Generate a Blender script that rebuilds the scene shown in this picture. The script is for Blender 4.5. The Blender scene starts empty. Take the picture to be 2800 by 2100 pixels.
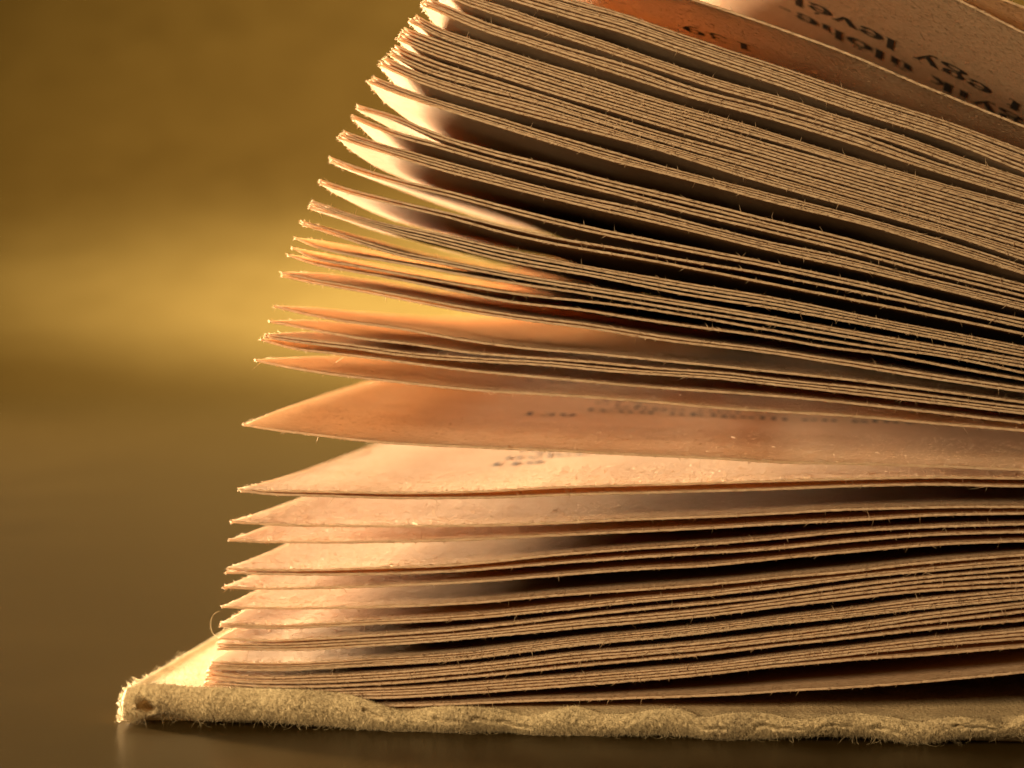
import bpy, math, random
import numpy as np
from mathutils import Vector, Matrix

MM = 0.001
rng = np.random.default_rng(11)
random.seed(11)
sc = bpy.context.scene
col = sc.collection

# ------------------------------------------------------------------ camera
F_PX = 6110.0                       # focal length in pixels of a 2800 px wide frame
DIST = 120.0                        # mm from the lens to the page edges
YAW = math.atan((2180 - 1400) / F_PX)
PITCH = math.atan((1050 - 785) / F_PX)
fwd = Vector((-math.sin(YAW) * math.cos(PITCH), math.cos(YAW) * math.cos(PITCH), -math.sin(PITCH)))
right = fwd.cross(Vector((0, 0, 1))).normalized()
up = right.cross(fwd).normalized()


def ray(px, py):
    return fwd + right * ((px - 1400) / F_PX) - up * ((py - 1050) / F_PX)


_c0 = -fwd * DIST                   # with the frame centre on (0, 0, 0)
_r = ray(358, 1972)
_zt = (_c0 + _r * (-_c0.y / _r.y)).z
CAM = _c0 - Vector((0, 0, _zt))     # so that the table is z = 0


def at(px, py, y=0.0):
    """point (mm) of the plane at depth y that the photograph shows at px, py"""
    r = ray(px, py)
    p = CAM + r * ((y - CAM.y) / r.y)
    return p.x, p.z


cam_data = bpy.data.cameras.new("camera")
cam = bpy.data.objects.new("camera", cam_data)
col.objects.link(cam)
cam.matrix_world = Matrix.Translation(CAM * MM) @ Matrix((right, up, -fwd)).transposed().to_4x4()
cam_data.sensor_width = 36.0
cam_data.lens = 36.0 * F_PX / 2800
cam_data.clip_start = 0.005
cam_data.clip_end = 20.0
cam_data.dof.use_dof = True
cam_data.dof.focus_distance = 0.1185
cam_data.dof.aperture_fstop = cam_data.lens / 1.35
sc.camera = cam

# ------------------------------------------------------------------ light
world = bpy.data.worlds.new("World")
sc.world = world
world.use_nodes = True
bg = world.node_tree.nodes["Background"]
bg.inputs["Color"].default_value = (1.0, 0.72, 0.42, 1)
bg.inputs["Strength"].default_value = 0.012


def aim(o, target):
    d = Vector(target) - o.location
    o.rotation_euler = d.to_track_quat('-Z', 'Y').to_euler()


def lamp(name, kind, loc, target, power, color, **kw):
    d = bpy.data.lights.new(name, kind)
    d.energy = power
    d.color = color
    for k, v in kw.items():
        setattr(d, k, v)
    o = bpy.data.objects.new(name, d)
    col.objects.link(o)
    o.location = loc
    aim(o, target)
    return o


# low desk lamp behind the fore-edge, left of the frame
key = lamp("desk_lamp_light", 'SPOT', (-0.40, 0.20, 0.040), (-0.02, 0.0, 0.012), 165.0, (1.0, 0.80, 0.54),
           spot_size=math.radians(116), spot_blend=1.0, shadow_soft_size=0.034)
# weak soft room light on the page edges
fill = lamp("room_light", 'AREA', (-0.10, -0.145, 0.068), (0.0, 0.0, 0.018), 0.62, (1.0, 0.77, 0.45),
            shape='DISK', size=0.05)
# added spot hidden behind the book, throws a glow band on the backdrop
_px, _pz = at(1350, 880, 500)
pool = lamp("added_backdrop_spot", 'SPOT', (0.07, 0.17, 0.045), (_px * MM, 0.5, _pz * MM), 460.0, (1.0, 0.97, 0.78),
            spot_size=math.radians(50), spot_blend=1.0, shadow_soft_size=0.02)
pool.scale = (1.0, 0.21, 1.0)
wash = lamp("added_wash_light", 'AREA', (-0.02, 0.50, 0.42), (-0.06, 0.52, 0.03), 9.5, (1.0, 0.80, 0.42),  # added overhead wash that brightens the table and the backdrop
            shape='DISK', size=0.35, spread=math.radians(130))

sc.view_settings.view_transform = 'Standard'
sc.view_settings.look = 'None'
sc.view_settings.gamma = 1.0
sc.view_settings.use_curve_mapping = False
sc.view_settings.exposure = 0.0
sc.render.engine = 'CYCLES'
sc.cycles.use_denoising = True
sc.cycles.max_bounces = 10
sc.cycles.diffuse_bounces = 7
sc.cycles.glossy_bounces = 3
sc.cycles.transmission_bounces = 6
sc.cycles.sample_clamp_indirect = 4.0
sc.cycles.caustics_reflective = False


# ------------------------------------------------------------------ materials
class NT:
    def __init__(self, name):
        self.m = bpy.data.materials.new(name)
        self.m.use_nodes = True
        self.t = self.m.node_tree
        self.t.nodes.clear()
        self.out = self.n('ShaderNodeOutputMaterial')

    def n(self, kind, **kw):
        nd = self.t.nodes.new(kind)
        for k, v in kw.items():
            if hasattr(nd, k) and not k[0].isupper():
                setattr(nd, k, v)
        return nd

    def l(self, a, b):
        self.t.links.new(a, b)

    def noise(self, vec, scale, detail=2.0, rough=0.5):
        nd = self.n('ShaderNodeTexNoise')
        nd.inputs['Scale'].default_value = scale
        nd.inputs['Detail'].default_value = detail
        nd.inputs['Roughness'].default_value = rough
        self.l(vec, nd.inputs['Vector'])
        return nd.outputs['Fac']

    def ramp(self, fac, stops):
        nd = self.n('ShaderNodeValToRGB')
        el = nd.color_ramp.elements
        while len(el) < len(stops):
            el.new(0.5)
        for e, (p, c) in zip(el, stops):
            e.position = p
            e.color = (*c, 1)
        self.l(fac, nd.inputs['Fac'])
        return nd.outputs['Color']

    def mix(self, fac, a, b, blend='MIX'):
        nd = self.n('ShaderNodeMix', data_type='RGBA', blend_type=blend)
        for s, v in ((nd.inputs[0], fac), (nd.inputs[6], a), (nd.inputs[7], b)):
            if isinstance(v, (int, float)):
                s.default_value = v
            elif isinstance(v, tuple):
                s.default_value = (*v, 1)
            else:
                self.l(v, s)
        return nd.outputs[2]

    def bump(self, height, strength, dist):
        nd = self.n('ShaderNodeBump')
        nd.inputs['Strength'].default_value = strength
        nd.inputs['Distance'].default_value = dist
        self.l(height, nd.inputs['Height'])
        return nd.outputs['Normal']


def paper_material():
    k = NT("pulpy_paper")
    geo = k.n('ShaderNodeTexCoord')
    oi = k.n('ShaderNodeObjectInfo')
    shift = k.n('ShaderNodeVectorMath', operation='ADD')
    k.l(geo.outputs['Object'], shift.inputs[0])
    cmb = k.n('ShaderNodeCombineXYZ')
    k.l(oi.outputs['Random'], cmb.inputs[1])
    k.l(cmb.outputs[0], shift.inputs[1])
    v = shift.outputs[0]
    mp = k.n('ShaderNodeMapping')
    mp.inputs['Rotation'].default_value = (0, 0, 0.5)
    mp.inputs['Scale'].default_value = (0.35, 1.0, 1.0)
    k.l(v, mp.inputs['Vector'])
    fine = k.noise(mp.outputs[0], 6000, 4, 0.7)
    blot = k.noise(v, 900, 3, 0.6)
    big = k.noise(v, 120, 2)
    c = k.ramp(blot, [(0.3, (0.48, 0.335, 0.20)), (0.7, (0.62, 0.455, 0.295))])
    c = k.mix(0.5, c, k.ramp(fine, [(0.32, (0.32, 0.20, 0.11)), (0.62, (0.74, 0.57, 0.39))]))
    c = k.mix(0.18, c, k.ramp(big, [(0.35, (0.50, 0.34, 0.18)), (0.65, (0.63, 0.50, 0.34))]))
    fl = k.ramp(fine, [(0.66, (0, 0, 0)), (0.74, (1, 1, 1))])
    c = k.mix(fl, c, (0.80, 0.68, 0.50))
    nrm = k.bump(fine, 0.8, 0.00009)
    p = k.n('ShaderNodeBsdfPrincipled')
    k.l(c, p.inputs['Base Color'])
    p.inputs['Roughness'].default_value = 0.75
    p.inputs['Specular IOR Level'].default_value = 0.25
    k.l(nrm, p.inputs['Normal'])
    t = k.n('ShaderNodeBsdfTranslucent')
    k.l(k.mix(0.25, (0.92, 0.58, 0.31), c), t.inputs['Color'])
    ms = k.n('ShaderNodeMixShader')
    ms.inputs[0].default_value = 0.42
    k.l(p.outputs[0], ms.inputs[1])
    k.l(t.outputs[0], ms.inputs[2])
    k.l(ms.outputs[0], k.out.inputs['Surface'])
    return k.m


def board_material():
    k = NT("frayed_board")
    geo = k.n('ShaderNodeTexCoord')
    v = geo.outputs['Object']
    fine = k.noise(v, 5000, 3, 0.65)
    blot = k.noise(v, 420, 3, 0.6)
    c = k.ramp(blot, [(0.32, (0.28, 0.20, 0.11)), (0.5, (0.46, 0.34, 0.185)), (0.72, (0.64, 0.50, 0.29))])
    c = k.mix(0.45, c, k.ramp(fine, [(0.3, (0.22, 0.145, 0.07)), (0.65, (0.78, 0.61, 0.36))]))
    p = k.n('ShaderNodeBsdfPrincipled')
    k.l(c, p.inputs['Base Color'])
    p.inputs['Roughness'].default_value = 0.85
    p.inputs['Specular IOR Level'].default_value = 0.2
    k.l(k.bump(fine, 0.9, 0.00012), p.inputs['Normal'])
    t = k.n('ShaderNodeBsdfTranslucent')
    k.l(c, t.inputs['Color'])
    ms = k.n('ShaderNodeMixShader')
    ms.inputs[0].default_value = 0.18
    k.l(p.outputs[0], ms.inputs[1])
    k.l(t.outputs[0], ms.inputs[2])
    k.l(ms.outputs[0], k.out.inputs['Surface'])
    return k.m


def plain(name, color, rough, spec=0.3):
    k = NT(name)
    v = k.n('ShaderNodeTexCoord').outputs['Object']
    nz = k.noise(v, 2500, 3, 0.6)
    p = k.n('ShaderNodeBsdfPrincipled')
    lo = tuple(x * 0.75 for x in color)
    k.l(k.ramp(nz, [(0.3, lo), (0.7, color)]), p.inputs['Base Color'])
    p.inputs['Roughness'].default_value = rough
    p.inputs['Specular IOR Level'].default_value = spec
    k.l(p.outputs[0], k.out.inputs['Surface'])
    return k.m


def table_material(name, f):
    k = NT(name)
    v = k.n('ShaderNodeTexCoord').outputs['Object']
    blot = k.noise(v, 60, 4, 0.6)
    grit = k.noise(v, 6500, 2, 0.6)
    p = k.n('ShaderNodeBsdfPrincipled')
    c = k.ramp(blot, [(0.3, (0.044 * f, 0.0255 * f, 0.006 * f)), (0.7, (0.054 * f, 0.032 * f, 0.008 * f))])
    spk = k.ramp(grit, [(0.70, (0, 0, 0)), (0.78, (1, 1, 1))])
    c = k.mix(spk, c, (0.24, 0.17, 0.06))
    k.l(c, p.inputs['Base Color'])
    p.inputs['Roughness'].default_value = 0.28
    p.inputs['Specular IOR Level'].default_value = 0.05
    k.l(k.bump(grit, 0.12, 0.00005), p.inputs['Normal'])
    k.l(p.outputs[0], k.out.inputs['Surface'])
    return k.m


M_PAPER = paper_material()
M_BOARD = board_material()
M_INK = plain("printing_ink", (0.028, 0.022, 0.018), 0.6)
M_TABLE = table_material("lacquered_table", 0.50)
M_SWEEP = table_material("brown_backdrop", 0.56)


# ------------------------------------------------------------------ mesh helpers (all in mm)
class MB:
    def __init__(self):
        self.v, self.q, self.t, self.n = [], [], [], 0
        self.qm, self.tm = [], []

    def grid(self, P, flip=False):
        """P: array (rows, cols, 3)"""
        r, c, _ = P.shape
        idx = np.arange(r * c).reshape(r, c) + self.n
        a, b, d, e = idx[:-1, :-1], idx[:-1, 1:], idx[1:, 1:], idx[1:, :-1]
        q = np.stack([a, b, d, e] if not flip else [a, e, d, b], -1).reshape(-1, 4)
        self.v.append(P.reshape(-1, 3))
        self.q.append(q)
        self.n += r * c

    def cones(self, base, tip, rad):
        """thin three-sided fibres from base to tip (n,3)"""
        n = len(base)
        if n == 0:
            return
        d = tip - base
        d = d / (np.linalg.norm(d, axis=1, keepdims=True) + 1e-9)
        ref = np.where(np.abs(d[:, 2:3]) < 0.8, np.array([[0, 0, 1.0]]), np.array([[1.0, 0, 0]]))
        u = np.cross(d, ref)
        u /= np.linalg.norm(u, axis=1, keepdims=True)
        w = np.cross(d, u)
        ring = []
        for k in range(3):
            a = 2 * math.pi * k / 3
            ring.append(base + (u * math.cos(a) + w * math.sin(a)) * rad[:, None])
        V = np.stack(ring + [tip], 1).reshape(-1, 3)
        i0 = np.arange(n) * 4 + self.n
        for k in range(3):
            self.t.append(np.stack([i0 + k, i0 + (k + 1) % 3, i0 + 3], -1))
        self.v.append(V)
        self.n += n * 4

    def hair(self, pts, rad):
        """one curved tapering fibre through pts"""
        pts = np.asarray(pts, float)
        m = len(pts)
        rows = []
        for k in range(m):
            d = pts[min(k + 1, m - 1)] - pts[max(k - 1, 0)]
            d /= np.linalg.norm(d) + 1e-9
            ref = np.array([0, 0, 1.0]) if abs(d[2]) < 0.8 else np.array([1.0, 0, 0])
            u = np.cross(d, ref)
            u /= np.linalg.norm(u)
            w = np.cross(d, u)
            rr = rad * (1 - 0.75 * k / (m - 1))
            rows.append([pts[k] + (u * math.cos(a) + w * math.sin(a)) * rr for a in (0, 2.094, 4.189, 0)])
        self.grid(np.array(rows))

    def tris(self, V, T):
        self.v.append(np.asarray(V, float))
        self.t.append(np.asarray(T) + self.n)
        self.n += len(V)

    def build(self, name, mat, parent=None, smooth=True):
        V = np.concatenate(self.v) * MM
        Q = np.concatenate(self.q) if self.q else np.zeros((0, 4), int)
        T = np.concatenate(self.t) if self.t else np.zeros((0, 3), int)
        me = bpy.data.meshes.new(name)
        me.vertices.add(len(V))
        me.vertices.foreach_set("co", V.astype(np.float32).ravel())
        loops = np.concatenate([Q.ravel(), T.ravel()]).astype(np.int32)
        me.loops.add(len(loops))
        me.loops.foreach_set("vertex_index", loops)
        starts = np.concatenate([np.arange(len(Q)) * 4, len(Q) * 4 + np.arange(len(T)) * 3]).astype(np.int32)
        me.polygons.add(len(starts))
        me.polygons.foreach_set("loop_start", starts)
        me.polygons.foreach_set("use_smooth", np.full(len(starts), smooth))
        me.update(calc_edges=True)
        me.validate()
        me.materials.append(mat)
        o = bpy.data.objects.new(name, me)
        col.objects.link(o)
        if parent:
            o.parent = parent
        return o


def pchip(x, y, xn):
    """shape-preserving cubic through (x, y), straight outside"""
    x, y, xn = np.asarray(x, float), np.asarray(y, float), np.asarray(xn, float)
    h = np.diff(x)
    s = np.diff(y) / h
    d = np.empty_like(x)
    d[0], d[-1] = s[0], s[-1]
    for i in range(1, len(x) - 1):
        d[i] = (s[i - 1] * h[i] + s[i] * h[i - 1]) / (h[i] + h[i - 1])
    i = np.clip(np.searchsorted(x, xn) - 1, 0, len(x) - 2)
    t = (xn - x[i]) / h[i]
    res = ((1 + 2 * t) * (1 - t) ** 2 * y[i] + t * (1 - t) ** 2 * h[i] * d[i]
           + t * t * (3 - 2 * t) * y[i + 1] + t * t * (t - 1) * h[i] * d[i + 1])
    res = np.where(xn < x[0], y[0] + d[0] * (xn - x[0]), res)
    return np.where(xn > x[-1], y[-1] + d[-1] * (xn - x[-1]), res)


def wob(x, lam, n=5, r=None):
    """smooth random wave of unit size with wavelengths round lam"""
    r = r or rng
    out = np.zeros_like(x, dtype=float)
    for _ in range(n):
        out += np.sin(x * 2 * math.pi / (lam * r.uniform(0.6, 1.8)) + r.uniform(0, 6.28))
    return out / math.sqrt(n)


# ------------------------------------------------------------------ setting
def box_sheet(name, pts, mat):
    me = bpy.data.meshes.new(name)
    me.from_pydata(pts, [], [(0, 1, 2, 3)])
    me.materials.append(mat)
    o = bpy.data.objects.new(name, me)
    col.objects.link(o)
    o["kind"] = "structure"
    return o


Y_CURVE, R_CURVE = 0.34, 0.50                          # the table runs into a sweep that rises behind the book
box_sheet("table_top", [(-1.6, -1.0, 0), (1.6, -1.0, 0), (1.6, Y_CURVE, 0), (-1.6, Y_CURVE, 0)], M_TABLE)
mb = MB()
ts = np.linspace(0, math.pi / 2, 40)
prof_y = np.concatenate([Y_CURVE + R_CURVE * np.sin(ts), [Y_CURVE + R_CURVE]]) * 1000
prof_z = np.concatenate([R_CURVE * (1 - np.cos(ts)), [1.2]]) * 1000
mb.grid(np.stack([np.stack([np.full(2, 0.0) + np.array([-1600, 1600]), np.full(2, y), np.full(2, z)], -1) for y, z in zip(prof_y, prof_z)]))
sweep = mb.build("backdrop_sweep", M_SWEEP)
sweep["kind"] = "structure"

# ------------------------------------------------------------------ the leaves
# each clump: outlines of its top and bottom leaf edges as seen in the photograph, number of leaves,
# droop of the loose corner.  Points are photograph pixels on the plane of the page edges.
CL = []


def clump(top, bottom, n, droop):
    CL.append((top, bottom, n, droop))


def one(line, droop, n=1, th=7):
    clump(line, [(x, y + th * (n - 1)) for x, y in line], n, droop)


one([(1650, -560), (1950, -390), (2200, -255), (2450, -125), (2622, -48), (2800, 20)], -0.16)
one([(1480, -480), (1800, -360), (2050, -262), (2300, -150), (2450, -80), (2622, 2), (2800, 92)], -0.20)
one([(1290, -190), (1450, -137), (1700, -62), (1918, 5), (2150, 84), (2340, 155), (2511, 228), (2800, 345)], -0.055)
clump([(1230, -105), (1350, -65), (1570, 0), (1690, 34), (1842, 87), (1944, 122), (2150, 189), (2334, 252), (2594, 334), (2800, 410)],
      [(1225, -88), (1350, -38), (1570, 31), (1690, 65), (1842, 117), (1944, 151), (2150, 220), (2334, 284), (2594, 366), (2800, 444)], 5, -0.05)
clump([(1215, -80), (1350, -28), (1570, 40), (1690, 74), (1842, 126), (2150, 229), (2334, 292), (2594, 376), (2800, 455)],
      [(1210, -72), (1350, -18), (1570, 50), (1690, 84), (1842, 136), (2150, 238), (2334, 301), (2594, 385), (2800, 465)], 2, -0.12)
clump([(1190, -50), (1316, 0), (1385, 21), (1500, 62), (1618, 101), (1785, 158), (1988, 225), (2150, 270), (2303, 320), (2451, 366), (2657, 440), (2800, 487)],
      [(1182, -32), (1252, 0), (1370, 42), (1500, 86), (1618, 124), (1785, 181), (1988, 247), (2150, 293), (2303, 343), (2451, 388), (2657, 461), (2800, 507)], 4, -0.14)
clump([(1166, -6), (1184, 2), (1243, 27), (1319, 59), (1433, 96), (1602, 147), (1728, 184), (1893, 242), (2100, 297), (2321, 362), (2511, 430), (2800, 521)],
      [(1154, 13), (1211, 37), (1297, 73), (1450, 123), (1671, 195), (1893, 266), (2100, 322), (2321, 389), (2511, 452), (2800, 541)], 4, -0.16)
clump([(1142, 44), (1192, 72), (1313, 116), (1450, 162), (1640, 219), (1798, 270), (2051, 344), (2290, 418), (2575, 501), (2800, 561)],
      [(1122, 60), (1211, 102), (1338, 146), (1500, 200), (1766, 284), (2100, 378), (2416, 473), (2800, 580)], 4, -0.06)
clump([(1110, 78), (1211, 115), (1500, 211), (1830, 311), (2100, 393), (2448, 491), (2800, 594)],
      [(1088, 107), (1180, 146), (1275, 177), (1500, 249), (1766, 329), (2100, 429), (2353, 505), (2800, 634)], 5, -0.07)
clump([(1085, 127), (1180, 166), (1370, 227), (1500, 267), (1735, 342), (2100, 444), (2511, 561), (2800, 645)],
      [(1064, 150), (1148, 189), (1306, 239), (1450, 277), (1735, 364), (2100, 471), (2511, 590), (2800, 676)], 4, -0.07)
clump([(1058, 158), (1116, 186), (1275, 239), (1450, 285), (1735, 372), (2100, 479), (2511, 598), (2800, 684)],
      [(1037, 176), (1085, 199), (1211, 246), (1338, 285), (1500, 329), (1766, 399), (2100, 502), (2353, 572), (2575, 634), (2800, 709)], 4, -0.17)
clump([(1025, 211), (1116, 247), (1202, 275), (1363, 323), (1500, 365), (1656, 411), (1855, 467), (2100, 528), (2353, 593), (2654, 681), (2800, 728)],
      [(1007, 224), (1085, 255), (1243, 307), (1500, 387), (1656, 433), (1875, 488), (2100, 548), (2385, 619), (2654, 702), (2800, 748)], 4, -0.15)
clump([(981, 291), (1085, 321), (1170, 358), (1338, 411), (1500, 451), (1663, 495), (1811, 530), (2100, 602), (2321, 656), (2575, 722), (2800, 779)],
      [(979, 298), (1085, 329), (1170, 366), (1338, 419), (1500, 460), (1663, 504), (1811, 539), (2100, 611), (2321, 665), (2575, 731), (2800, 788)], 2, -0.05)
clump([(966, 317), (1069, 357), (1180, 388), (1338, 434), (1450, 464), (1653, 514), (1906, 577), (2100, 620), (2321, 674), (2575, 741), (2800, 797)],
      [(963, 322), (1069, 366), (1180, 397), (1338, 443), (1450, 473), (1653, 523), (1906, 587), (2100, 632), (2321, 686), (2575, 753), (2800, 809)], 2, -0.15)
clump([(945, 361), (1022, 388), (1148, 424), (1275, 459), (1400, 492), (1558, 532), (1748, 573), (1970, 630), (2100, 662), (2321, 708), (2511, 757), (2800, 825)],
      [(928, 378), (1053, 418), (1211, 465), (1338, 498), (1400, 514), (1590, 560), (1875, 627), (2100, 683), (2385, 746), (2800, 846)], 4, -0.13)
one([(905, 432), (958, 452), (1085, 491), (1222, 524), (1400, 571), (1606, 621), (1811, 663), (2100, 719), (2385, 780), (2575, 826), (2800, 874)], -0.045, 2, 10)
one([(877, 494), (953, 519), (1048, 543), (1222, 583), (1400, 627), (1527, 654), (1685, 680), (1875, 714), (2100, 751), (2290, 788), (2480, 826), (2800, 896)], -0.08)
one([(876, 501), (953, 527), (1048, 551), (1222, 593), (1400, 641), (1542, 671), (1748, 707), (2100, 774), (2321, 817), (2575, 867), (2800, 913)], -0.11)
clump([(856, 549), (922, 573), (1016, 601), (1175, 635), (1400, 686), (1622, 731), (1875, 774), (2100, 811), (2416, 874), (2800, 948)],
      [(846, 567), (906, 583), (1080, 636), (1206, 668), (1400, 716), (1622, 754), (1875, 804), (2100, 839), (2385, 891), (2800, 972)], 4, -0.05)
one([(828, 604), (858, 614), (953, 646), (1016, 666), (1080, 685), (1206, 711), (1400, 749), (1590, 780), (1780, 811), (2100, 864), (2416, 920), (2800, 984)], -0.035, 2, 9)
one([(809, 652), (858, 673), (953, 697), (1080, 719), (1238, 747), (1400, 774), (1622, 807), (1843, 844), (2100, 885), (2480, 950), (2800, 1003)], 0.0)
one([(800, 678), (842, 700), (953, 724), (1080, 747), (1238, 776), (1400, 802), (1653, 830), (1875, 862), (2100, 902), (2397, 951), (2575, 973), (2800, 1019)], -0.03)
one([(787, 697), (842, 717), (953, 741), (1080, 763), (1238, 795), (1400, 826), (1590, 848), (1780, 878), (2100, 922), (2268, 950), (2416, 969), (2606, 1004), (2800, 1037)], -0.02)
one([(771, 745), (827, 758), (985, 787), (1111, 811), (1270, 841), (1400, 861), (1622, 889), (1780, 915), (2100, 955), (2321, 989), (2575, 1029), (2800, 1061)], 0.008, 2, 9)
one([(751, 837), (811, 852), (922, 874), (1092, 897), (1238, 924), (1400, 947), (1622, 966), (1806, 985), (2000, 1004), (2100, 1015), (2321, 1037), (2575, 1069), (2800, 1099)], -0.022)
one([(739, 879), (827, 896), (985, 925), (1143, 943), (1270, 962), (1400, 974), (1616, 989), (1806, 1007), (2000, 1022), (2100, 1034), (2321, 1056), (2800, 1113)], -0.012)
one([(727, 914), (827, 928), (985, 947), (1111, 965), (1300, 980), (1490, 991), (1680, 1008), (2000, 1031), (2100, 1042), (2416, 1077), (2800, 1123)], -0.004, 2, 9)
one([(713, 928), (795, 950), (916, 966), (1043, 982), (1300, 1015), (1522, 1035), (1775, 1058), (2000, 1074), (2100, 1081), (2321, 1102), (2575, 1130), (2800, 1156)], -0.02)
one([(700, 985), (790, 1004), (916, 1024), (1075, 1043), (1300, 1067), (1522, 1080), (1775, 1099), (2000, 1118), (2100, 1124), (2353, 1140), (2606, 1162), (2800, 1178)], -0.015)
one([(670, 1162), (711, 1170), (837, 1187), (1043, 1210), (1300, 1225), (1553, 1235), (1775, 1246), (2000, 1256), (2100, 1262), (2321, 1268), (2575, 1276), (2800, 1285)], 0.045)
one([(654, 1338), (679, 1340), (885, 1346), (1075, 1349), (1300, 1345), (1522, 1334), (1775, 1327), (2000, 1320), (2100, 1317), (2321, 1311), (2543, 1306), (2800, 1309)], -0.035)
one([(660, 1341), (689, 1346), (885, 1357), (1075, 1363), (1300, 1363), (1585, 1353), (2000, 1342), (2100, 1339), (2321, 1330), (2543, 1326), (2800, 1330)], -0.035)
one([(633, 1429), (727, 1435), (948, 1440), (1201, 1440), (1300, 1439), (1490, 1433), (1711, 1423), (2000, 1412), (2100, 1407), (2321, 1395), (2543, 1389), (2800, 1387)], -0.035)
one([(628, 1476), (708, 1481), (835, 1482), (993, 1482), (1250, 1477), (1472, 1466), (1693, 1455), (1950, 1443), (2100, 1433), (2321, 1422), (2543, 1408), (2800, 1403)], -0.035)
one([(625, 1553), (708, 1557), (866, 1557), (1056, 1551), (1250, 1544), (1503, 1519), (1725, 1501), (1950, 1486), (2100, 1474), (2321, 1453), (2543, 1440), (2800, 1432)], -0.035)
one([(620, 1565), (708, 1569), (866, 1571), (1056, 1569), (1250, 1561), (1472, 1544), (1725, 1525), (1950, 1511), (2100, 1502), (2321, 1480), (2543, 1463), (2800, 1455)], -0.035)
one([(612, 1607), (708, 1610), (835, 1609), (1025, 1604), (1250, 1594), (1503, 1576), (1725, 1559), (1950, 1546), (2100, 1531), (2321, 1509), (2543, 1490), (2800, 1479)], -0.035)
one([(610, 1659), (645, 1661), (771, 1663), (961, 1661), (1250, 1650), (1503, 1629), (1756, 1612), (1950, 1598), (2100, 1583), (2321, 1562), (2543, 1537), (2800, 1517)], -0.035)
one([(604, 1706), (771, 1711), (930, 1703), (1088, 1695), (1250, 1686), (1503, 1663), (1725, 1640), (1950, 1620), (2100, 1603), (2385, 1569), (2606, 1548), (2800, 1533)], 0, 2)
one([(600, 1746), (708, 1752), (866, 1748), (1056, 1736), (1250, 1722), (1503, 1694), (1725, 1669), (1950, 1648), (2100, 1633), (2321, 1603), (2543, 1578), (2800, 1556)], 0)
clump([(596, 1760), (771, 1761), (961, 1752), (1250, 1734), (1535, 1704), (1950, 1664), (2100, 1645), (2321, 1615), (2543, 1589), (2800, 1570)],
      [(596, 1772), (803, 1774), (1025, 1763), (1250, 1746), (1535, 1719), (1950, 1679), (2100, 1661), (2321, 1636), (2543, 1613), (2800, 1599)], 3, 0)
clump([(578, 1812), (771, 1815), (993, 1804), (1250, 1788), (1535, 1753), (1950, 1711), (2100, 1693), (2321, 1668), (2543, 1640), (2800, 1614)],
      [(574, 1828), (771, 1831), (993, 1818), (1250, 1801), (1535, 1768), (1950, 1727), (2100, 1708), (2321, 1686), (2543, 1662), (2800, 1637)], 4, 0)
one([(567, 1840), (677, 1852), (866, 1850), (1250, 1825), (1566, 1791), (1950, 1757), (2100, 1740), (2321, 1713), (2543, 1680), (2800, 1650)], 0, 2, 8)
one([(562, 1858), (771, 1868), (993, 1861), (1250, 1842), (1566, 1808), (1950, 1772), (2100, 1755), (2321, 1730), (2543, 1703), (2800, 1675)], 0, 1)
one([(562, 1866), (771, 1877), (993, 1870), (1250, 1852), (1566, 1819), (1950, 1783), (2100, 1766), (2321, 1742), (2543, 1718), (2800, 1694)], 0, 1)
clump([(560, 1874), (771, 1889), (1000, 1887), (1250, 1874), (1411, 1862), (1700, 1841), (1950, 1819), (2100, 1800), (2321, 1775), (2543, 1750), (2800, 1726)],
      [(560, 1884), (771, 1899), (1000, 1900), (1250, 1888), (1411, 1877), (1700, 1855), (1950, 1832), (2100, 1814), (2321, 1790), (2543, 1766), (2800, 1745)], 3, 0)
one([(560, 1890), (771, 1906), (1000, 1908), (1250, 1897), (1411, 1886), (1700, 1864), (1950, 1842), (2100, 1824), (2290, 1808), (2543, 1789), (2800, 1768)], 0)
one([(560, 1898), (771, 1920), (1000, 1931), (1250, 1927), (1411, 1920), (1700, 1912), (1950, 1903), (2100, 1894), (2321, 1881), (2543, 1865), (2800, 1840)], 0)

# --- into mm on the plane of the edges
PXMM = DIST / F_PX                                   # mm per photograph pixel (about 0.0196)
X_END = at(2960, 1200)[0]
X_SPINE = at(4600, 1200)[0]
leaves = []                                          # (x_tip, xs, zs, droop)
for top, bottom, n, droop in CL:
    wt = [at(*p) for p in top]
    wb = [at(*p) for p in bottom]
    tx, bx = wt[0][0], wb[0][0]
    for k in range(n):
        f = k / max(n - 1, 1)
        tip = tx * (1 - f) + bx * f
        xs = np.unique(np.concatenate([[tip], np.linspace(tip, X_END, 48)]))
        za = pchip([p[0] for p in wt], [p[1] for p in wt], xs)
        zb = pchip([p[0] for p in wb], [p[1] for p in wb], xs)
        leaves.append([tip + rng.normal(0, 0.03) * (n > 1), xs, za * (1 - f) + zb * f, droop])
NL = len(leaves)

TH = 6.2 * PXMM                                      # thickness of a leaf
step = 8 * PXMM
x_common = np.arange(at(540, 1200)[0], X_END + step, step)
Z = np.array([pchip(l[1], l[2], x_common) for l in leaves])
# keep every leaf clear of the one above it
for i in range(NL):
    Z[i] += wob(x_common, 30.0) * 0.010 + wob(x_common, 9.0) * 0.006 + wob(x_common, 2.5) * 0.002 + rng.normal(0, 0.016)
MINP = 5.2 * PXMM
for i in range(1, NL):
    Z[i] = np.minimum(Z[i], Z[i - 1] - MINP)
gap_dn = np.vstack([Z[:-1] - Z[1:], np.full((1, Z.shape[1]), 1.0)])
TL = np.clip(gap_dn * 0.60, 3.4 * PXMM, TH)          # local thickness
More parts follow.
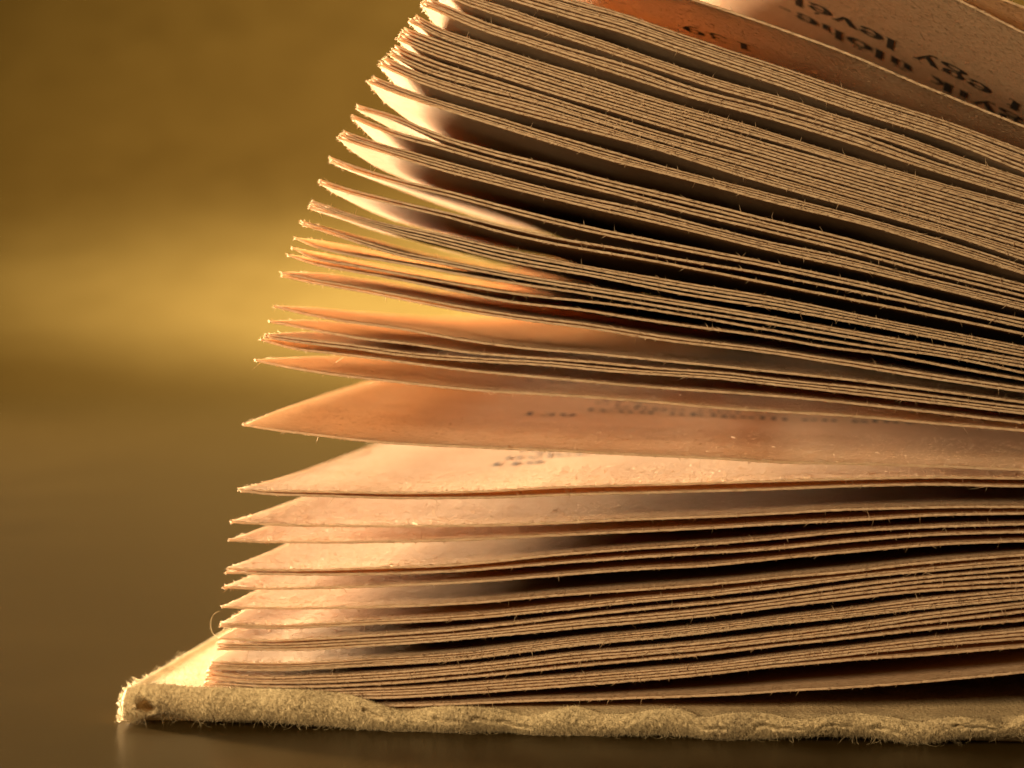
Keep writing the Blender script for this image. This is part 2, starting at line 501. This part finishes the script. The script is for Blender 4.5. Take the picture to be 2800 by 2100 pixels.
# spine: all leaves gather at the right, out of the picture
x_far = np.array([X_END + (X_SPINE - X_END) * t for t in (0.12, 0.3, 0.5, 0.7, 0.85, 1.0)])
zs_mid = 0.5 * (Z[3, -1] + Z[-1, -1]) - 3.0
Z_SP = zs_mid + (np.linspace(0.5, -0.5, NL)) * NL * TH * 1.12
slope_r = (Z[:, -1] - Z[:, -6]) / (x_common[-1] - x_common[-6])
for i in range(NL):
    slope_r[i] = np.clip(slope_r[i], -0.6, 0.3)


def far_z(i):
    x0, z0, s0 = x_common[-1], Z[i, -1], slope_r[i]
    h = X_SPINE - x0
    t = (x_far - x0) / h
    return (1 + 2 * t) * (1 - t) ** 2 * z0 + t * (1 - t) ** 2 * h * s0 + t * t * (3 - 2 * t) * Z_SP[i]


ROWS = np.array([0.0, 0.35, 1.0, 2.2, 4.0, 6.5, 10.0, 15.0, 22.0, 32.0, 50.0, 80.0, 125.0])
LD = 10.0                                            # depth of the drooping corner


def droop_at(i, x, y):
    tip, _, _, b = leaves[i]
    ld = 26.0 if i < 3 or b > 0.03 else LD
    wx = 1e6 if i < 3 else (1e6 if b > 0.03 else 13.0)
    d = b * ld * (1 - np.exp(-y / ld)) * np.exp(-np.maximum(x - tip, 0) / wx)
    return d


FIRST = np.cumsum([0] + [c[2] for c in CL])
SAG = np.zeros_like(Z)                               # how far a leaf settles onto the next one deep in the book
for i in range(FIRST[18] - 1, FIRST[15] - 1, -1):
    g = Z[i] - Z[i + 1] - TH
    SAG[i] = SAG[i + 1] - 0.92 * np.maximum(g - 0.01, 0)
SAG *= np.clip((x_common - at(1250, 700)[0]) / (at(1700, 700)[0] - at(1250, 700)[0]), 0, 1)


def sag_at(i, x, y):
    k = np.clip((y - 4.0) / 40.0, 0, 1)
    c = np.searchsorted(FIRST, i, side='right') - 1
    amp = 1.6 * min(max((c - 11) / 8, 0), 1) if c <= 28 else 0.0
    return np.interp(x, x_common, SAG[i]) * k * k * (3 - 2 * k) - amp * (1 - np.exp(-(y / 45.0) ** 2))


def surf(i, x, y, side):
    """z of the upper (side 1) or lower (side -1) face of leaf i"""
    z = np.interp(x, x_common, Z[i]) + droop_at(i, x, y) + sag_at(i, x, y)
    return z + side * 0.5 * np.interp(x, x_common, TL[i])


book = bpy.data.objects.new("book", None)
col.objects.link(book)
book.empty_display_size = 0.02
book["label"] = "old paperback book lying fanned open with yellowed rough-cut pages and a frayed board cover"
book["category"] = "book"

pages = []
for i in range(NL):
    tip = leaves[i][0]
    k0 = np.searchsorted(x_common, tip) + 1
    xx = np.concatenate([[tip, tip + 0.02, tip + 0.06], x_common[k0:], x_far])
    zc = np.concatenate([np.interp([tip, tip + 0.02, tip + 0.06], x_common, Z[i]), Z[i, k0:], far_z(i)])
    th = np.concatenate([np.interp([tip, tip + 0.02, tip + 0.06], x_common, TL[i]), TL[i, k0:], np.full(len(x_far), TH * 0.95)])
    r2 = np.random.default_rng(100 + i)
    # rough-cut edge: pushed in and out, nicked
    y_edge = r2.normal(0, 0.035) + wob(xx, 6.0, 4, r2) * 0.03 + wob(xx, 0.8, 5, r2) * 0.016 + r2.normal(0, 0.012, len(xx))
    jit = wob(xx, 0.9, 4, r2) * 0.004 + r2.normal(0, 0.0035, len(xx))
    Xg, Yg = np.meshgrid(xx, ROWS)
    fade = np.exp(-Yg / 0.6)
    # fore-edge runs back, a little uneven
    xe = wob(ROWS, 14.0, 4, r2) * 0.05 + r2.normal(0, 0.015, len(ROWS))
    xe[0] = 0
    Xs = Xg + (xe[:, None]) * np.exp(-(Xg - tip) / 1.5)
    Ys = Yg + y_edge[None, :] * fade
    Zs = zc[None, :] + droop_at(i, Xg, Yg) + sag_at(i, Xg, Yg) + jit[None, :] * fade
    wave = wob(Yg + Xg * 0.4, 38.0, 3, np.random.default_rng(500 + i // 5)) * 0.05 * (1 - np.exp(-Yg / 12))
    Zs = Zs + wave
    half = 0.5 * th[None, :] * np.ones_like(Yg)
    half[:, 0] *= 0.55
    T_ = np.stack([Xs, Ys, Zs + half], -1)
    B_ = np.stack([Xs, Ys, Zs - half], -1)
    mb = MB()
    mb.grid(T_)
    mb.grid(B_, flip=True)
    # the cut tail edge, slightly ragged
    e1, e2 = T_[0], B_[0]
    mids = []
    for f in (0.3, 0.7):
        m = e1 * (1 - f) + e2 * f
        m[:, 1] -= 0.022 + r2.normal(0, 0.010, len(xx))
        m[:, 2] += r2.normal(0, 0.003, len(xx))
        mids.append(m)
    mb.grid(np.stack([e1] + mids + [e2]), flip=True)
    # the fore-edge
    f1, f2 = T_[:, 0], B_[:, 0]
    fm = (f1 + f2) / 2
    fm[:, 0] -= 0.025 + np.abs(r2.normal(0, 0.012, len(ROWS)))
    mb.grid(np.stack([f1, fm, f2]))
    mb.grid(np.stack([T_[-1], B_[-1]]))
    mb.grid(np.stack([T_[:, -1], B_[:, -1]]), flip=True)
    # torn fibres along the tail edge
    n = int((X_END - tip) / (4.0 * PXMM))
    fx = r2.uniform(tip, X_END, n)
    s = r2.uniform(-0.5, 0.5, n)
    thl = np.interp(fx, xx, th)
    base = np.stack([fx, np.interp(fx, xx, y_edge) - 0.012, np.interp(fx, xx, zc) + s * thl], -1)
    ln = np.abs(r2.normal(0, 0.07, n)) + 0.045
    longer = r2.random(n) < 0.10
    ln[longer] *= r2.uniform(1.8, 3.6, longer.sum())
    d = np.stack([r2.normal(0, 0.9, n), -np.abs(r2.normal(0.5, 0.35, n)), s * 0.8 + r2.normal(0, 0.75, n)], -1)
    d /= np.linalg.norm(d, axis=1, keepdims=True)
    mb.cones(base, base + d * ln[:, None], r2.uniform(0.013, 0.026, n))
    # and along the fore-edge
    n = 70
    fy = np.abs(r2.normal(0, 3.5, n))
    base = np.stack([np.full(n, tip) - 0.01, fy, np.interp(tip, xx, zc) + droop_at(i, tip, fy) + r2.uniform(-0.4, 0.4, n) * TH * 0.6], -1)
    d = np.stack([-np.abs(r2.normal(0.8, 0.4, n)), r2.normal(0, 0.5, n), r2.normal(0, 0.7, n)], -1)
    d /= np.linalg.norm(d, axis=1, keepdims=True)
    mb.cones(base, base + d * (np.abs(r2.normal(0, 0.10, n)) + 0.05)[:, None], r2.uniform(0.014, 0.026, n))
    # a knot of fluff on the worn corner
    n = 18
    base = np.array([tip - 0.005, 0, np.interp(tip, xx, zc)]) + r2.normal(0, 1, (n, 3)) * np.array([0.02, 0.03, 0.025])
    d = r2.normal(0, 1, (n, 3)) + np.array([-0.9, -0.2, 0.1])
    d /= np.linalg.norm(d, axis=1, keepdims=True)
    mb.cones(base, base + d * r2.uniform(0.05, 0.20, (n, 1)), r2.uniform(0.009, 0.016, n))
    # a few long loose fibres
    for _ in range(r2.integers(1, 5)):
        x0 = r2.uniform(tip + 1, X_END - 1)
        p = np.array([x0, -0.02, np.interp(x0, xx, zc)])
        v = np.array([r2.normal(0, 0.6), -0.4, r2.choice([-1, 1]) * r2.uniform(0.5, 1)])
        pts = [p.copy()]
        for _k in range(4):
            v = v + r2.normal(0, 0.35, 3)
            p = p + v / np.linalg.norm(v) * r2.uniform(0.06, 0.16)
            pts.append(p.copy())
        mb.hair(pts, 0.015)
    # nap of raised fibres on faces that show
    for side, cond in ((1, i > 0 and np.median(Z[i - 1] - Z[i]) > 0.24), (-1, i < 3)):
        if cond and np.median(Z[i]) < 60:
            n = 7000
            fx = r2.uniform(tip + 0.3, X_END, n)
            fy = 0.04 + 15.0 * r2.random(n) ** 2.2
            fz = surf(i, fx, fy, side)
            ang = r2.normal(0.35, 0.9, n)
            ln = r2.uniform(0.08, 0.34, n)
            tx = fx + np.cos(ang) * ln
            ty = fy + np.sin(ang) * ln
            tz = surf(i, tx, ty, side) + side * r2.uniform(0.0, 0.045, n)
            mb.cones(np.stack([fx, fy, fz - side * 0.002], -1), np.stack([tx, ty, tz], -1), r2.uniform(0.006, 0.012, n))
    pages.append(mb.build("page", M_PAPER, book))

# ------------------------------------------------------------------ print
# glyphs: strokes (polyline, width) in a box where x-height = 1, ascender = 1.5
W, w = 0.28, 0.13


def arc(cx, cy, rx, ry, a0, a1, n=14):
    return [(cx + rx * math.cos(math.radians(a0 + (a1 - a0) * k / n)), cy + ry * math.sin(math.radians(a0 + (a1 - a0) * k / n))) for k in range(n + 1)]


def serif(x, y, s=0.2):
    return ([(x - s, y), (x + s, y)], w)


def ring(cx, cy, rx, ry):
    return (arc(cx, cy, rx, ry, 0, 360, 24), 'ring')


G = {
    'l': (0.55, [([(0.27, 0), (0.27, 1.5)], W), serif(0.27, 0.04), ([(0.08, 1.46), (0.3, 1.46)], w)]),
    'i': (0.55, [([(0.27, 0), (0.27, 1.0)], W), serif(0.27, 0.04), ([(0.08, 0.96), (0.3, 0.96)], w), ([(0.27, 1.25), (0.27, 1.45)], W)]),
    'e': (0.95, [(arc(0.48, 0.5, 0.38, 0.46, 20, 330, 20), 'ring'), ([(0.12, 0.56), (0.84, 0.56)], w)]),
    'é': (0.95, [(arc(0.48, 0.5, 0.38, 0.46, 20, 330, 20), 'ring'), ([(0.12, 0.56), (0.84, 0.56)], w), ([(0.45, 1.15), (0.65, 1.45)], 0.12)]),
    'o': (1.0, [ring(0.5, 0.5, 0.4, 0.46)]),
    'ő': (1.0, [ring(0.5, 0.5, 0.4, 0.46), ([(0.34, 1.15), (0.48, 1.45)], 0.1), ([(0.6, 1.15), (0.74, 1.45)], 0.1)]),
    'v': (1.0, [([(0.12, 0.98), (0.5, 0.02)], W), ([(0.5, 0.02), (0.86, 0.98)], w), serif(0.13, 0.97, 0.17), serif(0.86, 0.97, 0.15)]),
    'y': (1.0, [([(0.12, 0.98), (0.5, 0.02)], W), ([(0.86, 0.98), (0.5, 0.02), (0.34, -0.38), (0.12, -0.42)], w), serif(0.13, 0.97, 0.17), serif(0.86, 0.97, 0.15), ([(0.1, -0.4), (0.2, -0.36)], 0.16)]),
    'g': (1.0, [(arc(0.45, 0.62, 0.32, 0.34, 0, 360, 20), 'ring'), (arc(0.5, -0.22, 0.4, 0.24, 0, 360, 20), 'ring'), ([(0.3, 0.3), (0.2, 0.14), (0.4, 0.04), (0.75, 0.0)], 0.13), ([(0.7, 0.86), (0.95, 0.98)], 0.1)]),
    't': (0.65, [([(0.3, 0.12), (0.3, 1.35)], W), ([(0.08, 0.96), (0.6, 0.96)], w), ([(0.3, 0.14), (0.4, 0.03), (0.6, 0.1)], 0.1)]),
    'k': (1.05, [([(0.27, 0), (0.27, 1.5)], W), serif(0.27, 0.04), ([(0.08, 1.46), (0.3, 1.46)], w), ([(0.3, 0.42), (0.82, 0.96)], w), ([(0.45, 0.55), (0.88, 0.04)], W), serif(0.85, 0.04, 0.17), serif(0.8, 0.96, 0.17)]),
    'h': (1.1, [([(0.27, 0), (0.27, 1.5)], W), serif(0.27, 0.04), ([(0.08, 1.46), (0.3, 1.46)], w), ([(0.3, 0.72), (0.55, 0.96), (0.76, 0.86)], 0.1), ([(0.82, 0), (0.82, 0.8)], W), serif(0.82, 0.04)]),
    'n': (1.1, [([(0.27, 0), (0.27, 1.0)], W), serif(0.27, 0.04), ([(0.08, 0.96), (0.3, 0.96)], w), ([(0.3, 0.72), (0.55, 0.96), (0.76, 0.86)], 0.1), ([(0.82, 0), (0.82, 0.8)], W), serif(0.82, 0.04)]),
    'ü': (1.1, [([(0.27, 0.2), (0.27, 1.0)], W), ([(0.08, 0.96), (0.3, 0.96)], w), ([(0.27, 0.2), (0.5, 0.03), (0.76, 0.25)], 0.1), ([(0.82, 0), (0.82, 1.0)], W), ([(0.62, 0.96), (0.85, 0.96)], w), ([(0.82, 0.04), (1.0, 0.04)], w), ([(0.38, 1.22), (0.38, 1.4)], W), ([(0.7, 1.22), (0.7, 1.4)], W)]),
    '-': (0.7, [([(0.1, 0.45), (0.6, 0.45)], 0.13)]),
    '1': (0.95, [([(0.5, 0), (0.5, 1.4)], W), serif(0.5, 0.04, 0.28), ([(0.22, 1.15), (0.5, 1.36)], 0.1)]),
    '3': (0.95, [(arc(0.45, 1.05, 0.3, 0.3, 150, -90, 14), 0.16), (arc(0.45, 0.38, 0.34, 0.36, 90, -150, 14), 0.18)]),
    '9': (0.95, [(arc(0.47, 0.97, 0.33, 0.4, 0, 360, 20), 'ring'), ([(0.82, 0.95), (0.76, 0.5), (0.55, 0.15), (0.25, 0.0)], 0.14)]),
    ' ': (0.5, []),
}


def stroke_quads(pts, width):
    """quads (4x2) along a polyline; width 'ring' swells on the sides like a book face"""
    out = []
    for a, b in zip(pts[:-1], pts[1:]):
        a, b = np.array(a), np.array(b)
        d = b - a
        L = np.linalg.norm(d)
        if L < 1e-6:
            continue
        d /= L
        n = np.array([-d[1], d[0]])
        wd = width if width != 'ring' else 0.11 + 0.18 * abs(d[1]) ** 1.5
        ext = d * (0.02 if width == 'ring' else 0.0)
        # long strokes are cut up so that they follow the curved page
        m = max(1, int(L / 0.4))
        for k in range(m):
            p, q = a + d * L * k / m, a + d * L * (k + 1) / m
            out.append(np.array([p - ext - n * wd / 2, q + ext - n * wd / 2, q + ext + n * wd / 2, p - ext + n * wd / 2]))
    return out


def lay_text(text, size):
    """quads in text units (mm) starting at u = 0, and the total width"""
    u, quads = 0.0, []
    for ch in text:
        adv, strokes = G[ch]
        for pts, wd in strokes:
            for q in stroke_quads(pts, wd):
                quads.append((q + np.array([u, 0])) * size)
        u += adv + 0.10
    return quads, u * size


def print_on(i, text, size, x0, y0, side, name="printed_line", tall=1.0):
    """side -1: on the lower face, reading towards the fore-edge as seen from below"""
    quads, wd = lay_text(text, size)
    mb = MB()
    for q in quads:
        if side < 0:
            x = x0 + (wd - q[:, 0])              # line ends at x0 (near the fore-edge)
        else:
            x = x0 + q[:, 0]
        y = y0 + q[:, 1] * tall
        z = surf(i, x, y, side)
        V = np.stack([x, y, z + side * 0.012], -1)
        mb.tris(V, [(0, 1, 2), (0, 2, 3)])
    return mb.build(name, M_INK, pages[i], smooth=False)


XN = at(1417, 1200)[0]
XT = at(1600, 1200)[0]
# page 139 (lower face of the third leaf) and the last lines of the page above it
print_on(2, "139", 1.4, at(1856, 100, 10.0)[0], 9.3, -1, "page_number", 1.3)
print_on(1, "ott egy levél-", 1.38, at(2107, 5, 13.0)[0], 12.6, -1, tall=1.2)
print_on(1, "egyik ülőhe-", 1.38, at(2117, 33, 17.0)[0], 16.6, -1, tall=1.2)

# upper faces of the leaves that lie open: page number and lines of text running into the blur
first = np.cumsum([0] + [c[2] for c in CL])
r4 = random.Random(4)


def words(n):
    t = ""
    while len(t) < n:
        t += "".join(r4.choice("eotelknhigüvtey") for _ in range(r4.randint(2, 8))) + " "
    return t[:n]


for c_, xn, yn, xt, yt in ((24, 1417, 1000, 1480, 985), (27, 1417, 1010, 1560, 1000), (28, 1417, 1037, 1580, 1030),
                           (29, 1417, 1157, 1600, 1140), (30, 1325, 1288, 1376, 1271)):
    i = int(first[c_])
    print_on(i, "1" + r4.choice("13") + r4.choice("39"), 1.15, at(xn, yn, 19)[0], 19.0, 1, "page_number", 1.5)
    x_t = at(xt, yt, 25)[0]
    for k in range(6):
        print_on(i, words(46), 1.1, x_t + (1.6 if k == 1 else 0), 24.5 + 3.6 * k, 1, tall=1.25)


# ------------------------------------------------------------------ the cover
def line_mm(pts, y):
    return [at(px, py, y) for px, py in pts]


COVER_Y = -0.9
U_PTS = [(330, 1915), (345, 1886), (368, 1876), (402, 1871), (521, 1877), (657, 1882), (850, 1887), (957, 1901), (1047, 1928), (1106, 1946), (1151, 1938),
         (1190, 1933), (1348, 1937), (1459, 1956), (1506, 1944), (1563, 1931), (1649, 1951), (1730, 1949), (1800, 1938), (1868, 1942), (1922, 1960),
         (1981, 1951), (2094, 1951), (2162, 1964), (2342, 1951), (2433, 1960), (2523, 1973), (2568, 1964), (2704, 1969), (2749, 1978), (2800, 1953), (2900, 1960), (2980, 1968)]
L_PTS = [(330, 1935), (340, 1962), (358, 1972), (385, 1966), (426, 1950), (548, 1964), (711, 1967), (850, 1980), (1002, 1991), (1138, 2003), (1221, 2001), (1411, 2001),
         (1538, 2018), (1700, 2005), (1800, 2006), (2026, 2019), (2252, 2006), (2400, 2014), (2523, 2031), (2620, 2014), (2800, 2007), (2980, 2012)]
uw, lw = line_mm(U_PTS, COVER_Y), line_mm(L_PTS, COVER_Y)
cx0 = uw[0][0]
cx1 = uw[-1][0]
cx = np.concatenate([cx0 + np.array([0, 0.03, 0.08, 0.14]), np.arange(cx0 + 0.2, cx1, 4 * PXMM)])
cu = pchip([p[0] for p in uw], [p[1] for p in uw], cx)
cl = pchip([p[0] for p in lw], [p[1] for p in lw], cx)
cl = np.maximum(cl, 0.04)
cu = np.maximum(cu, cl + 0.25)
low_leaf = np.min(Z, axis=0)
low = np.interp(cx, x_common, low_leaf - TH) - 0.05
low = np.where(cx < leaves[-1][0] - 0.2, 99.0, low)
r3 = np.random.default_rng(77)

mb = MB()
S = np.linspace(0, 1, 15)
Cx, Sg = np.meshgrid(cx, S)
front = COVER_Y - 0.28 * np.sin(np.pi * Sg) ** 0.7 + (wob(cx, 5.0, 4, r3) * 0.12)[None, :]
front += wob(Cx + Sg * 0.25, 0.55, 6, r3) * 0.022 * wob(Sg * 1.0 + Cx * 0.02, 0.5, 3, r3) + r3.normal(0, 0.018, Cx.shape)
# splits between the plies of the board
crack = np.zeros_like(front)
for xa, xb, sm, dep in ((1000, 1060, 0.35, 0.30), (1190, 1260, 0.45, 0.22), (1290, 1345, 0.42, 0.3), (1365, 1465, 0.50, 0.35), (1880, 1990, 0.45, 0.2), (2060, 2200, 0.48, 0.3),
                        (2240, 2330, 0.45, 0.2), (2380, 2460, 0.5, 0.3), (2600, 2720, 0.42, 0.35)):
    xa, xb = at(xa, 1960)[0], at(xb, 1960)[0]
    m = np.clip(np.minimum(Cx - xa, xb - Cx) / 0.15, 0, 1)
    mid = sm + 0.12 * (Cx - xa) / (xb - xa)
    crack += 1.6 * dep * m * np.exp(-((Sg - mid - 0.03 * np.sin(Cx * 5)) / 0.05) ** 2)
front += crack
# the hollow where the corner has come apart
hx, hz = at(398, 1926, COVER_Y)
Zf = cu[None, :] * (1 - Sg) + cl[None, :] * Sg
hol = ((Cx - hx + 0.35 * (Zf - hz)) / (0.40 + 0.08 * wob(Zf * 3, 1.0, 3, r3))) ** 2 + ((Zf - hz + 0.12) / 0.40) ** 2
front += 3.5 * np.exp(-(hol * 1.5) ** 1.5)
Zf = Zf + wob(Cx * 1.3, 0.8, 5, r3) * 0.015 * (1 - np.abs(2 * Sg - 1))
round_l = np.exp(-((Cx - cx0) / 0.12) ** 2) * 0.35
FRONT = np.stack([Cx, front + round_l, Zf], -1)
mb.grid(FRONT, flip=True)
# inner face, running back under the pages
YR = np.array([0.0, 0.25, 0.6, 1.2, 2.5, 5, 8, 12, 18, 26, 40, 70, 125.0])
top = np.zeros((len(YR), len(cx), 3))
bot = np.zeros_like(top)
flat_u = np.minimum(cu, low)
smooth_u = np.convolve(np.pad(flat_u, 60, mode='edge'), np.ones(121) / 121, 'valid')
smooth_u = np.minimum(smooth_u, low)
for r_, y in enumerate(YR):
    k = min(1.0, y / 1.0)
    k = k * k * (3 - 2 * k)
    lip = 0.10 * np.exp(-((cx - cx0) / 0.5) ** 2) * (1 if y > 0.5 else 0)
    zt = cu * (1 - k) + (np.minimum(smooth_u, low) - 0.06 * k) * k + lip
    if y >= 0.9:
        zt = np.minimum(zt, low)
    edge_x = wob(np.array([y]), 9.0, 3, np.random.default_rng(5))[0] * 0.06 * np.exp(-(cx - cx0) / 1.0) * (y > 0)
    if r_ == 0:
        top[r_] = FRONT[0]
        bot[r_] = FRONT[-1]
    else:
        nz = wob(cx + y * 0.7, 3.0, 4, r3) * 0.01
        top[r_] = np.stack([cx + edge_x, np.full(len(cx), COVER_Y + y), zt + nz], -1)
        bot[r_] = np.stack([cx + edge_x, np.full(len(cx), COVER_Y + y), np.minimum(cl * (1 - k) + 0.03 * k, zt - 0.2)], -1)
mb.grid(top)
mb.grid(bot, flip=True)
fe = [top[:, 0], (top[:, 0] * 0.65 + bot[:, 0] * 0.35), (top[:, 0] * 0.3 + bot[:, 0] * 0.7), bot[:, 0]]
fe[1] = fe[1] - np.array([0.14, 0, 0])
fe[2] = fe[2] - np.array([0.14, 0, 0])
mb.grid(np.stack(fe))
mb.grid(np.stack([top[-1], bot[-1]]))
# the board carries on to the spine, out of the picture
xs2 = np.linspace(cx[-1], X_SPINE + 1.5, 6)
zu_end, zl_end = top[-1, -1, 2], 0.03
for zf, fl in ((lambda y: np.interp(y, COVER_Y + YR, top[:, -1, 2]), False), (lambda y: np.interp(y, COVER_Y + YR, bot[:, -1, 2]), True)):
    yy = COVER_Y + YR
    A = np.stack([np.stack([np.full(6, 0.0) + xs2, np.full(6, y), np.full(6, zf(y))], -1) for y in yy])
    mb.grid(A, flip=fl)
A0 = np.stack([np.stack([xs2, np.full(6, COVER_Y - 0.1), np.full(6, z)], -1) for z in (top[0, -1, 2], bot[0, -1, 2])])
mb.grid(A0, flip=True)
cover = mb.build("front_cover", M_BOARD, book)
cover["label"] = "fuzzy frayed front cover board with a worn split corner"

# spine block
mb = MB()
ang = np.linspace(-math.pi / 2, math.pi / 2, 9)
zc_, hh = (Z_SP[0] + Z_SP[-1]) / 2, abs(Z_SP[0] - Z_SP[-1]) / 2 + 0.6
prof = np.stack([X_SPINE + 0.2 + 1.6 * np.cos(ang), np.zeros(9), zc_ + hh * np.sin(ang)], -1)
p2 = prof.copy()
p2[:, 1] = 125
mb.grid(np.stack([prof, p2]))
mb.build("spine", M_BOARD, book)

# fuzz of the torn board
mb = MB()
n = 46000
ix = r3.integers(0, len(cx) - 1, n)
sv = r3.random(n) ** 0.9
bx_ = cx[ix] + r3.uniform(0, 4 * PXMM, n)
sr = np.clip((sv * 14).astype(int), 0, 14)
by_ = FRONT[sr, ix, 1]
bz_ = cu[ix] * (1 - sv) + cl[ix] * sv
keep = ((bx_ - hx) / 0.42) ** 2 + ((bz_ - hz + 0.1) / 0.40) ** 2 > 1
keep &= crack[sr, ix] < 0.12
ix, sv, bx_, by_, bz_ = ix[keep], sv[keep], bx_[keep], by_[keep], bz_[keep]
n = len(ix)
d = np.stack([r3.normal(0, 0.55, n), -np.abs(r3.normal(0.7, 0.4, n)), (0.5 - sv) * 1.4 + r3.normal(-0.35, 0.5, n)], -1)
d /= np.linalg.norm(d, axis=1, keepdims=True)
ln = np.abs(r3.normal(0, 0.12, n)) + 0.10
base = np.stack([bx_, by_ + 0.02, bz_], -1)
tipz = base + d * ln[:, None]
tipz[:, 2] = np.maximum(tipz[:, 2], 0.015)
mb.cones(base, tipz, r3.uniform(0.006, 0.013, n))
# fringe on the upper rim and the lower rim
for s_, up_ in ((0, 1), (14, -1)):
    n = 1500 if up_ > 0 else 2600
    ix = r3.integers(0, len(cx), n)
    base = FRONT[s_, ix] + np.array([0, 0.03, 0])
    d = np.stack([r3.normal(0, 0.6, n), r3.normal(-0.25, 0.5, n), up_ * np.abs(r3.normal(0.8, 0.4, n))], -1)
    d /= np.linalg.norm(d, axis=1, keepdims=True)
    ln = np.abs(r3.normal(0, 0.12 if up_ > 0 else 0.18, n)) + (0.04 if up_ > 0 else 0.09)
    t_ = base + d * ln[:, None]
    t_[:, 2] = np.maximum(t_[:, 2], 0.015)
    mb.cones(base, t_, r3.uniform(0.011, 0.021, n))
# fore-edge rim
n = 1500
fy = np.abs(r3.normal(0, 6, n)) + COVER_Y
zt0 = np.interp(fy, COVER_Y + YR, top[:, 0, 2])
sv = r3.random(n)
base = np.stack([np.full(n, cx0) - 0.08, fy, zt0 * (1 - sv) + 0.05 * sv], -1)
d = np.stack([-np.abs(r3.normal(0.7, 0.4, n)), r3.normal(0, 0.5, n), r3.normal(0.3, 0.7, n)], -1)
d /= np.linalg.norm(d, axis=1, keepdims=True)
t_ = base + d * (np.abs(r3.normal(0, 0.17, n)) + 0.08)[:, None]
t_[:, 2] = np.maximum(t_[:, 2], 0.015)
mb.cones(base, t_, r3.uniform(0.012, 0.022, n))
# long loose threads hanging from the lower rim
for _ in range(170):
    j = r3.integers(10, len(cx) - 1)
    p = FRONT[14, j].copy()
    v = np.array([r3.normal(0, 0.5), -0.5, -0.55])
    pts = [p.copy()]
    for _k in range(5):
        v = v + r3.normal(0, 0.30, 3)
        p = p + v / np.linalg.norm(v) * r3.uniform(0.08, 0.24)
        p[2] = max(p[2], 0.02)
        pts.append(p.copy())
    mb.hair(pts, 0.016)
for x_, y_, c_ in ((590, 1705, 1), (480, 1840, 0.6), (620, 1720, 0.7)):     # curls standing off the fore-edge
    x0, z0 = at(x_, y_ + 10, 3.0)
    pts = []
    for k in range(9):
        a = k / 8 * 3.6
        pts.append([x0 - 0.35 * c_ * math.sin(a) , 3.0 + 0.05 * k, z0 - 0.5 + 0.45 * c_ * (1 - math.cos(a)) + 0.06 * k])
    mb.hair(pts, 0.018)
fz = mb.build("loose_fibres", M_BOARD, cover)
fz["kind"] = "stuff"
print("leaves", NL, "table eye height", CAM.z)
